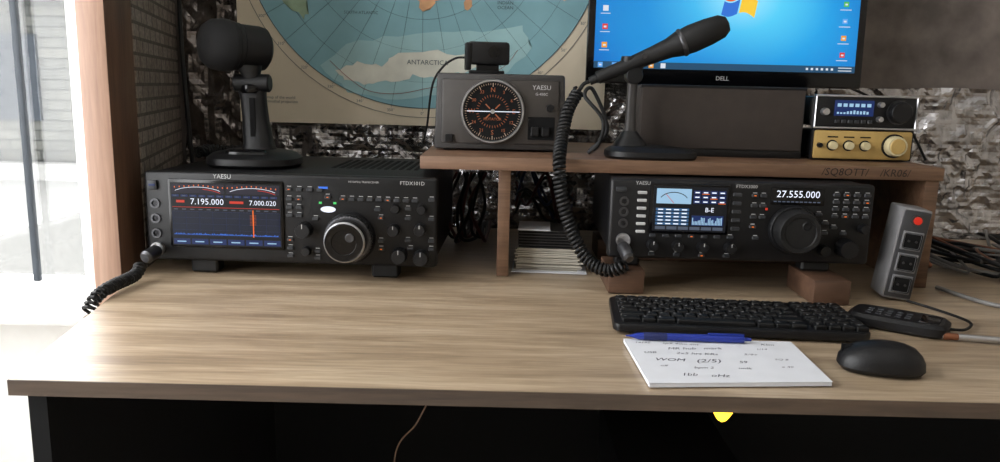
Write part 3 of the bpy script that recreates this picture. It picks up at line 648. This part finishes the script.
def icon(nm, x, z, s_, m):
    mo.boxes(nm, [(x-s_/2, x+s_/2, -0.0058, -0.0053, z-s_/2, z+s_/2)], m)
    mo.boxes(nm+'_glyph', [(x-s_/4, x+s_/4, -0.0062, -0.0058, z-s_/5, z+s_/8)], ICM[0])
for i, (x_, m_) in enumerate([(-0.226, 4), (-0.20, 4), (-0.176, 1), (-0.152, 3), (-0.132, 1), (-0.110, 0)]): icon('task_icon_%d' % i, x_, 0.032, 0.009, ICM[m_])
mo.boxes('tray_text', [(0.15+i*0.009, 0.154+i*0.009, -0.0058, -0.0053, 0.030, 0.034) for i in range(6)] + [(0.208, 0.232, -0.0058, -0.0053, 0.034, 0.0355), (0.208, 0.232, -0.0058, -0.0053, 0.029, 0.0305)], ICM[0])
for i in range(6): icon('desk_icon_%d' % i, -0.220, 0.068+i*0.033, 0.010, ICM[(i*2+1) % 5])
for i in range(6): icon('desk_icon_r%d' % i, 0.213, 0.058+i*0.030, 0.009, ICM[(i*3+3) % 5])
for i in range(3): icon('desk_icon_s%d' % i, 0.175, 0.178+i*0.030, 0.009, ICM[(i*2) % 5])
mo.boxes('icon_captions', [(0.203, 0.223, -0.0056, -0.0052, 0.0475+i*0.030, 0.0487+i*0.030) for i in range(6)] + [(-0.229, -0.211, -0.0056, -0.0052, 0.058+i*0.033, 0.0592+i*0.033) for i in range(6)], ICM[0])
def pane(nm, u0, u1, v0, v1, m):
    b = bmesh.new(); n = 8; V = []
    for i in range(n+1):
        u = u0+(u1-u0)*i/n
        wz = 0.006*math.sin(u*3.0+0.4); sc_ = 1.0+0.12*u
        V.append([b.verts.new((0.025+u*0.030+v*0.005, -0.0058, 0.154+wz+v*0.028*sc_)) for v in (v0, v1)])
    for i in range(n): b.faces.new((V[i][0], V[i+1][0], V[i+1][1], V[i][1]))
    mo.bm(nm, b, m, False)
pane('flag_red', -1, -0.05, 0.05, 1, E('flag_r', (235, 95, 40), 1.0)); pane('flag_green', 0.05, 1, 0.05, 1, E('flag_g', (140, 195, 60), 1.0))
pane('flag_blue', -1, -0.05, -1, -0.05, E('flag_b', (50, 115, 215), 1.0)); pane('flag_yellow', 0.05, 1, -1, -0.05, E('flag_y', (250, 205, 60), 1.0))
mo.box('neck', -0.035, 0.035, 0.020, 0.045, -0.10, 0.12, BLK, 0.004)
mo.box('foot', -0.09, 0.09, -0.02, 0.05, -0.1145, -0.098, BLK, 0.004)

# speaker below the monitor
sp = G('desktop_speaker', (0.345, 1.225, S), -1.2)
sp.box('case', -0.130, 0.130, 0.004, 0.14, 0.0, 0.110, DGR2, 0.004)
sp.box('front_grille', -0.127, 0.127, 0.0, 0.006, 0.012, 0.107, M('speaker_cloth', (58, 50, 45), 0.85, bump=(1500, 0.8)), 0.002)
sp.box('bottom_strip', -0.129, 0.129, 0.001, 0.008, 0.0, 0.011, BLK, 0.001)
sp.box('top_trim', -0.129, 0.129, 0.0005, 0.008, 0.1055, 0.1105, BLK, 0.001)

# small amplifier and player
am = G('stereo_amplifier', (0.560, 1.205, S), -2)
am.box('case', -0.072, 0.074, 0.003, 0.11, 0.004, 0.046, BLK, 0.002)
am.box('front_panel', -0.074, 0.076, 0.0, 0.005, 0.003, 0.047, GOLD, 0.003)
am.box('black_frame', -0.077, 0.079, 0.003, 0.010, 0.001, 0.049, BLK, 0.002)
am.lathes('knobs', [((-0.046+i*0.025, 0.0, 0.024), knob(0.0065, 0.010)) for i in range(3)], CREAM, n=24)
am.lathes('knob_rings', [((-0.046+i*0.025, 0.0, 0.024), [(0.0085, 0), (0.0085, 0.001), (0, 0.001)]) for i in range(3)], BLK, n=24)
am.lathe('volume_ring', [(0.0185, 0), (0.0185, 0.002), (0, 0.002)], BLK, (0.048, 0, 0.025), '-Y', n=48)
am.lathe('volume_knob', knob(0.0160, 0.016, 0.95), CREAM, (0.048, 0.0, 0.025), '-Y', n=48, knurl=0.02)
am.lathe('volume_knob_cap', [(0.012, 0), (0.011, 0.001), (0, 0.001)], GOLD, (0.048, -0.016, 0.025), '-Y', n=32)
am.lathe('power_toggle', knob(0.004, 0.008), BLK, (-0.066, 0.0, 0.024), '-Y', n=16)
am.boxes('labels', [(-0.054+i*0.025, -0.038+i*0.025, -0.0006, 0, 0.036, 0.038) for i in range(3)], BLKM)
am.boxes('feet', [(-0.07, -0.055, 0.02, 0.035, 0, 0.003), (0.055, 0.07, 0.02, 0.035, 0, 0.003), (-0.07, -0.055, 0.085, 0.10, 0, 0.003), (0.055, 0.07, 0.085, 0.10, 0, 0.003)], RUB)
tn = G('digital_audio_player', (0.560, 1.205, S+0.0495), -2)
tn.box('case', -0.074, 0.076, 0.003, 0.11, 0.003, 0.049, DGR, 0.003)
tn.box('front_panel', -0.075, 0.077, 0.0, 0.006, 0.0025, 0.050, BLK, 0.003)
tn.box('frame_top', -0.077, 0.079, -0.001, 0.010, 0.049, 0.052, SIL, 0.001)
tn.box('frame_bottom', -0.077, 0.079, -0.001, 0.010, 0.0, 0.003, SIL, 0.001)
tn.boxes('frame_sides', [(-0.077, -0.0745, -0.001, 0.010, 0.002, 0.050), (0.0765, 0.079, -0.001, 0.010, 0.002, 0.050)], SIL, 0.001)
tn.box('display', -0.048, 0.012, -0.001, 0.001, 0.020, 0.044, E_DBLUE, 0.0005)
tn.boxes('display_text', [(-0.044+i*0.009, -0.038+i*0.009, -0.0016, -0.0011, 0.034, 0.039) for i in range(6)], E_PALE)
tn.boxes('display_bars', [(-0.044+i*0.005, -0.041+i*0.005, -0.0016, -0.0011, 0.023, 0.023+random.uniform(0.002, 0.006)) for i in range(10)], E_PALE)
tn.boxes('buttons', [(-0.046+i*0.010, -0.039+i*0.010, -0.003, 0.001, 0.009, 0.014) for i in range(6)], BTN, 0.0006)
tn.lathe('tuning_knob', knob(0.017, 0.014, 0.95), BLK, (0.050, 0, 0.027), '-Y', n=48, knurl=0.03)
tn.lathe('knob_ring', [(0.0185, 0), (0.0185, 0.002), (0, 0.002)], STEEL, (0.050, 0, 0.027), '-Y', n=48)
tn.lathes('side_knobs', [((0.021, 0, 0.038), knob(0.0045, 0.009)), ((0.021, 0, 0.016), knob(0.0045, 0.009)), ((-0.063, 0, 0.026), knob(0.006, 0.010))], SIL, n=20)

# ------------------------------------------------------------------ power strip standing by shelf leg
ps = G('power_strip', (0.556, 1.045, D), -8, 0, 7, sc_=0.97)
ps.box('housing', -0.020, 0.020, 0.0, 0.055, 0.003, 0.136, M('strip_silver', (128, 127, 128), 0.4, 0.2), 0.003)
ps.box('socket_plate', -0.018, 0.018, -0.003, 0.002, 0.006, 0.133, M('socket_plate_dark', (48, 48, 50), 0.5), 0.002)
for i, z_ in enumerate((0.026, 0.058, 0.090)):
    ps.box('socket_frame_%d' % i, -0.0140, 0.0140, -0.005, -0.002, z_-0.0135, z_+0.0135, M('socket_white_%d' % i, (110, 110, 112), 0.5), 0.001)
    ps.box('socket_well_%d' % i, -0.0120, 0.0120, -0.0056, -0.004, z_-0.0115, z_+0.0115, BLKM, 0.003)
    ps.lathes('socket_pins_%d' % i, [((-0.005, -0.0054, z_), [(0.0016, 0), (0.0016, 0.002), (0, 0.002)]), ((0.005, -0.0054, z_), [(0.0016, 0), (0.0016, 0.002), (0, 0.002)])], STEEL, n=12)
ps.lathe('rocker_ring', [(0.0080, 0), (0.0080, 0.003), (0, 0.003)], STEEL, (0, -0.003, 0.120), '-Y', n=32)
ps.lathe('red_switch', [(0.0055, 0), (0.0055, 0.005), (0, 0.006)], RED, (0, -0.003, 0.120), '-Y', n=32)

# ------------------------------------------------------------------ keyboard
kb = G('computer_keyboard', (0.293, 0.921, D), -3.5, sc_=0.96)
kb.prism('body', [(-0.155, -0.066), (0.140, -0.066), (0.150, -0.056), (0.153, 0.058), (0.146, 0.068), (-0.148, 0.068), (-0.157, 0.058), (-0.160, -0.056)], 0.002, 0.013, BLK, bev=0.003)
rows = [(-0.050, [(1.3, 1), (1.0, 1), (1.3, 1), (5.2, 1), (1.2, 1), (1, 1), (1.1, 1)]), (-0.031, [(2, 1)]+[(1, 1)]*10+[(2.2, 1)]), (-0.012, [(1.6, 1)]+[(1, 1)]*11+[(1.6, 1)]), (0.007, [(1.3, 1)]+[(1, 1)]*12+[(0.9, 1)]), (0.026, [(1, 1)]*13+[(1.2, 1)]), (0.045, [(0.95, 0.7)]*15)]
b = bmesh.new(); bl_ = bmesh.new()
for (yy, ks) in rows:
    tot = sum(w_ for w_, _ in ks); u = 0.225/tot; x_ = -0.150
    for (w_, h_) in ks:
        bm_box(b, x_+0.0009, x_+w_*u-0.0009, yy-0.0075, yy+0.0075*h_, 0.012, 0.0185, 0.0014, 1)
        if w_ < 1.8: bm_box(bl_, x_+0.004, x_+0.0064, yy+0.0005, yy+0.003, 0.0184, 0.0188)
        x_ += w_*u
    for j in range(4):
        xx = 0.082+j*0.0165
        bm_box(b, xx+0.0008, xx+0.0157, yy-0.0075, yy+0.0075, 0.012, 0.0185, 0.0014, 1)
        bm_box(bl_, xx+0.005, xx+0.0074, yy+0.0005, yy+0.003, 0.0184, 0.0188)
kb.bm('keys', b, M('key_plastic', (14, 14, 15), 0.42, spec=0.3)); kb.bm('key_legends', bl_, M('legend_grey', (110, 110, 112), 0.6))
kb.boxes('feet', [(-0.14, -0.12, 0.045, 0.06, 0, 0.003), (0.12, 0.14, 0.045, 0.06, 0, 0.003), (-0.14, -0.12, -0.06, -0.05, 0, 0.003), (0.12, 0.14, -0.06, -0.05, 0, 0.003)], RUB)

# notepad
nb = G('notepad', (0.240, 0.771, D), 1.0)
nb.prism('page_block', [(-0.094, -0.068), (0.088, -0.056), (0.094, 0.066), (-0.096, 0.066)], 0.0005, 0.0045, PAPER)
nb.prism('top_sheet', [(-0.0945, -0.0685), (0.0885, -0.0565), (0.094, 0.0655), (-0.0965, 0.0655)], 0.0048, 0.0051, PAPER)
HW = [('14195', -0.078, 0.052, 0.007), ('sp9 40m ant', -0.036, 0.050, 0.008), ('MR hub   mark', -0.024, 0.035, 0.010), ('Klim', 0.062, 0.052, 0.008), ('1/14', 0.050, 0.036, 0.007),
      ('USB', -0.076, 0.020, 0.008), ('2x5 hrs KRs', -0.026, 0.018, 0.009), ('5/9+', 0.032, 0.018, 0.008), ('WOM', -0.060, -0.002, 0.012), ('(2/5)', -0.020, -0.004, 0.014), ('59', 0.016, -0.006, 0.009),
      ('off', -0.070, -0.020, 0.007), ('unlk', 0.012, -0.024, 0.008), ('bpm 2', -0.030, -0.024, 0.008), ('1bb', -0.050, -0.044, 0.011), ('oHz', -0.020, -0.046, 0.011), ('SQ 8', 0.060, 0.004, 0.007), ('x 40', 0.058, -0.018, 0.007)]
for i, (tx, x_, y_, s_) in enumerate(HW):
    nb.text('handwriting_%d' % i, tx, (x_, y_, 0.0053), s_, INK, rot=(0, 0, random.uniform(-6, 6)), shear=0.35)
pn = G('ballpoint_pen', (0.216, 0.829, D+0.0098), -1.5)
pn.lathe('barrel', [(0.0008, -0.072), (0.001, -0.068), (0.0036, -0.058), (0.0043, -0.05), (0.0043, 0.055), (0.004, 0.06), (0.002, 0.061), (0.002, 0.068), (0, 0.069)], BLUEP, ax='X')
pn.box('clip', 0.02, 0.060, -0.0015, 0.0015, 0.0045, 0.006, BLUEP, 0.0004)
pn.lathe('grip', [(0.0044, -0.052), (0.0046, -0.05), (0.0046, -0.028), (0.0044, -0.026)], M('grip_dark', (20, 30, 80), 0.6), ax='X')

# mouse
ms = G('computer_mouse', (0.400, 0.766, D), -12, sc_=0.87)
ms.loft('shell', [(0, 0, 0.001, 0.045, 0.027, 2.5), (0, 0, 0.006, 0.049, 0.031, 2.4), (0, 0, 0.015, 0.048, 0.0305, 2.4), (0.001, 0, 0.023, 0.043, 0.027, 2.3), (0.003, 0, 0.030, 0.034, 0.021, 2.2), (0.005, 0, 0.034, 0.022, 0.014, 2.1), (0.006, 0, 0.0355, 0.010, 0.006, 2)], BLK, 48)
ms.lathe('scroll_wheel', [(0.006, -0.003), (0.008, -0.002), (0.008, 0.002), (0.006, 0.003), (0, 0.003)], DGR, (-0.028, 0, 0.0215), '-Y', n=24)
ms.box('button_split', -0.046, -0.010, -0.0004, 0.0004, 0.012, 0.0295, BLKM)

# handheld remote
hr = G('remote_control', (0.497, 0.922, D), -36)
hr.loft('body', [(0, 0, 0.0, 0.052, 0.028, 5), (0, 0, 0.003, 0.056, 0.031, 5), (0, 0, 0.012, 0.056, 0.031, 5), (0, 0, 0.016, 0.051, 0.027, 5)], BLK, 48)
hr.boxes('buttons', [(-0.036+i*0.011, -0.029+i*0.011, -0.015+j*0.011, -0.009+j*0.011, 0.0155, 0.0168) for i in range(5) for j in range(3)], BTN, 0.0006)
hr.box('display', 0.024, 0.046, -0.018, 0.018, 0.0155, 0.0164, GLOSS, 0.0004)
hr.tube('cable', [(0.050, 0.0, 0.008), (0.07, 0.02, 0.006), (0.07, 0.07, 0.004), (0.03, 0.11, 0.003), (-0.01, 0.135, 0.003)], 0.0018, RUB)
st = G('stylus_pen', (0.560, 0.868, D+0.0045), -12)
st.lathe('barrel', [(0.001, -0.045), (0.003, -0.040), (0.004, -0.035), (0.004, 0.06), (0.003, 0.064), (0, 0.065)], SIL, ax='X')
st.lathe('tip', [(0.0008, -0.048), (0.0042, -0.034), (0.0042, -0.020), (0.004, -0.018)], COPPER, ax='X')

# card stack
cs = G('stack_of_cards', (0.078, 1.175, D), -3)
b = bmesh.new()
for i in range(14):
    z0 = i*0.0026; w_ = random.uniform(-0.006, 0.006)
    bm_box(b, -0.052+w_*0.6, 0.050+w_, random.uniform(-0.004, 0.004), 0.08, z0, z0+0.0018)
cs.bm('cards', b, CARD)
cs.boxes('dark_cards', [(-0.049, 0.046, 0.001, 0.078, 0.037+i*0.0045, 0.040+i*0.0045) for i in range(6)], BLKM)
cs.boxes('grey_cards', [(-0.050, 0.044, 0.0, 0.078, 0.0402+i*0.0045, 0.0413+i*0.0045) for i in range(6)], DGR)
cs.box('top_card', -0.050, 0.0, -0.004, 0.07, 0.0645, 0.0665, PAPER)
cs.boxes('loose_slips', [(-0.058, 0.058, -0.014, 0.07, 0.0, 0.0014)], PAPER)

# ------------------------------------------------------------------ cables
cb = G('cable_bundle', (0, 0, 0))
CR = M('red_cable', (80, 30, 28), 0.5); CBL = M('blue_cable', (40, 50, 90), 0.5); CG = M('grey_cable', (120, 118, 116), 0.5)
for i in range(9):
    x0 = -0.085+i*0.007
    cb.tube('rear_cable_%d' % i, [(x0, 1.46, D+0.12), (x0+random.uniform(-.03, .02), 1.40, D+0.07), (x0+random.uniform(-.02, .01), 1.34+random.uniform(-.05, .05), D+0.02), (x0+random.uniform(-.0, .01), 1.42, D+0.006), (x0+0.01, 1.50, D+0.02)], 0.003, RUB if i % 4 else CR)
cb3 = G('cable_bundle', (0, 0, 0))
for i in range(8):
    cb3.tube('under_shelf_cable_%d' % i, [(0.03, 1.50, D+0.04+i*0.012), (0.05, 1.45, D+random.uniform(0.06, .15)), (0.08, 1.40+random.uniform(-.04, .04), D+random.uniform(0.05, .14)), (0.11, 1.42, D+random.uniform(.02, .1)), (0.14, 1.5, D+random.uniform(.02, .1))], 0.0028, [RUB, CR, CBL, RUB][i % 4])
cb2 = G('cable_bundle', (0, 0, 0))
for i in range(14):
    pts = [(0.665+random.uniform(0, .05), 1.50, D+random.uniform(.02, .10))]
    x_ = 0.69
    for q in range(5):
        x_ += random.uniform(0.02, 0.10); pts.append((x_, random.uniform(1.14, 1.50), D+0.005+random.uniform(0, .03)))
    cb2.tube('cable_%d' % i, pts, random.choice([0.002, 0.003, 0.0035]), [RUB, CG, RUB, CG, COPPER][i % 5])
cb2.tube('light_cable', [(0.655, 1.12, D+0.003), (0.68, 1.03, D+0.003), (0.74, 1.0, D+0.003), (0.82, 1.03, D+0.003)], 0.003, CG)

wl = G('wall_cable', (0, 0, 0))
wl.tube('run_a', [(0.64, 1.53, D+0.31), (0.74, 1.535, D+0.27), (0.80, 1.53, D+0.22), (0.84, 1.53, D+0.16)], 0.0025, RUB)
wl2 = G('wall_cable', (0, 0, 0))
wl2.tube('run_b', [(-0.610, 1.48, D+0.9), (-0.606, 1.48, D+0.45), (-0.600, 1.47, D+0.30), (-0.585, 1.46, D+0.1), (-0.575, 1.46, D+0.005)], 0.004, RUB)

# ------------------------------------------------------------------ under the desk
pc = G('computer_tower', (0.30, 1.05, 0), 0)
pc.box('case', -0.10, 0.10, 0.0, 0.34, 0.015, 0.44, BLK2, 0.005)
pc.box('front_bezel', -0.102, 0.102, -0.015, 0.004, 0.012, 0.443, BLK, 0.008)
pc.boxes('drive_bays', [(-0.075, 0.075, -0.017, -0.014, 0.36, 0.40), (-0.075, 0.075, -0.017, -0.014, 0.30, 0.34)], GLOSS, 0.001)
pc.boxes('feet', [(-0.09, -0.06, 0.02, 0.06, 0, 0.016), (0.06, 0.09, 0.02, 0.06, 0, 0.016), (-0.09, -0.06, 0.28, 0.32, 0, 0.016), (0.06, 0.09, 0.28, 0.32, 0, 0.016)], RUB)
ul = G('under_desk_lamp', (0.272, 0.87, D-0.0165), 0)
ul.box('bracket', -0.006, 0.006, -0.004, 0.004, -0.064, 0.0, BLK, 0.001)
ul.lathe('shade', [(0.004, 0.0), (0.008, -0.004), (0.017, -0.014), (0.016, -0.014), (0, -0.006)], DGR, (0, 0, -0.056))
ul.lathe('bulb', [(0, 0.006), (0.010, 0.002), (0.014, -0.004), (0.008, -0.013), (0, -0.018)], E_YEL, (0, 0, -0.074), n=5)
uc = G('hanging_cable', (0, 0, 0))
uc.tube('cable', [(-0.065, 0.80, D-0.018), (-0.07, 0.81, D-0.05), (-0.09, 0.83, D-0.10), (-0.12, 0.86, D-0.16), (-0.12, 0.88, D-0.3)], 0.0009, M('thin_brown_cable', (90, 66, 48), 0.6))

# ------------------------------------------------------------------ light
wd = bpy.data.worlds.new('overcast_sky'); sc.world = wd; wd.use_nodes = True
bg = wd.node_tree.nodes['Background']; bg.inputs['Color'].default_value = (0.98, 0.99, 1.0, 1); bg.inputs['Strength'].default_value = 8.8
def portal(name, loc, rot, sx_, sy_):
    l = bpy.data.lights.new(name, 'AREA'); l.shape = 'RECTANGLE'; l.size = sx_; l.size_y = sy_
    l.cycles.is_portal = True
    o = bpy.data.objects.new(name, l); o.location = loc; o.rotation_euler = [math.radians(a) for a in rot]; sc.collection.objects.link(o)
portal('sky_portal', (-0.99, 1.46, 1.46), (-90, 0, 0), 0.58, 1.68)
portal('sky_portal', (-1.41, 0.325, 1.425), (0, -90, 0), 1.75, 1.85)

# ------------------------------------------------------------------ camera
cam = bpy.data.cameras.new('camera'); co = bpy.data.objects.new('camera', cam); sc.collection.objects.link(co)
cam.sensor_width = 36; cam.sensor_fit = 'HORIZONTAL'; cam.lens = 36*0.770; cam.clip_start = 0.02
co.matrix_world = Matrix.Translation((0, 0, CZ)) @ Matrix.Rotation(math.radians(90-10.5), 4, 'X') @ Matrix.Rotation(0.024, 4, 'Z')
sc.camera = co
sc.view_settings.view_transform = 'Standard'
sc.view_settings.look = 'None'
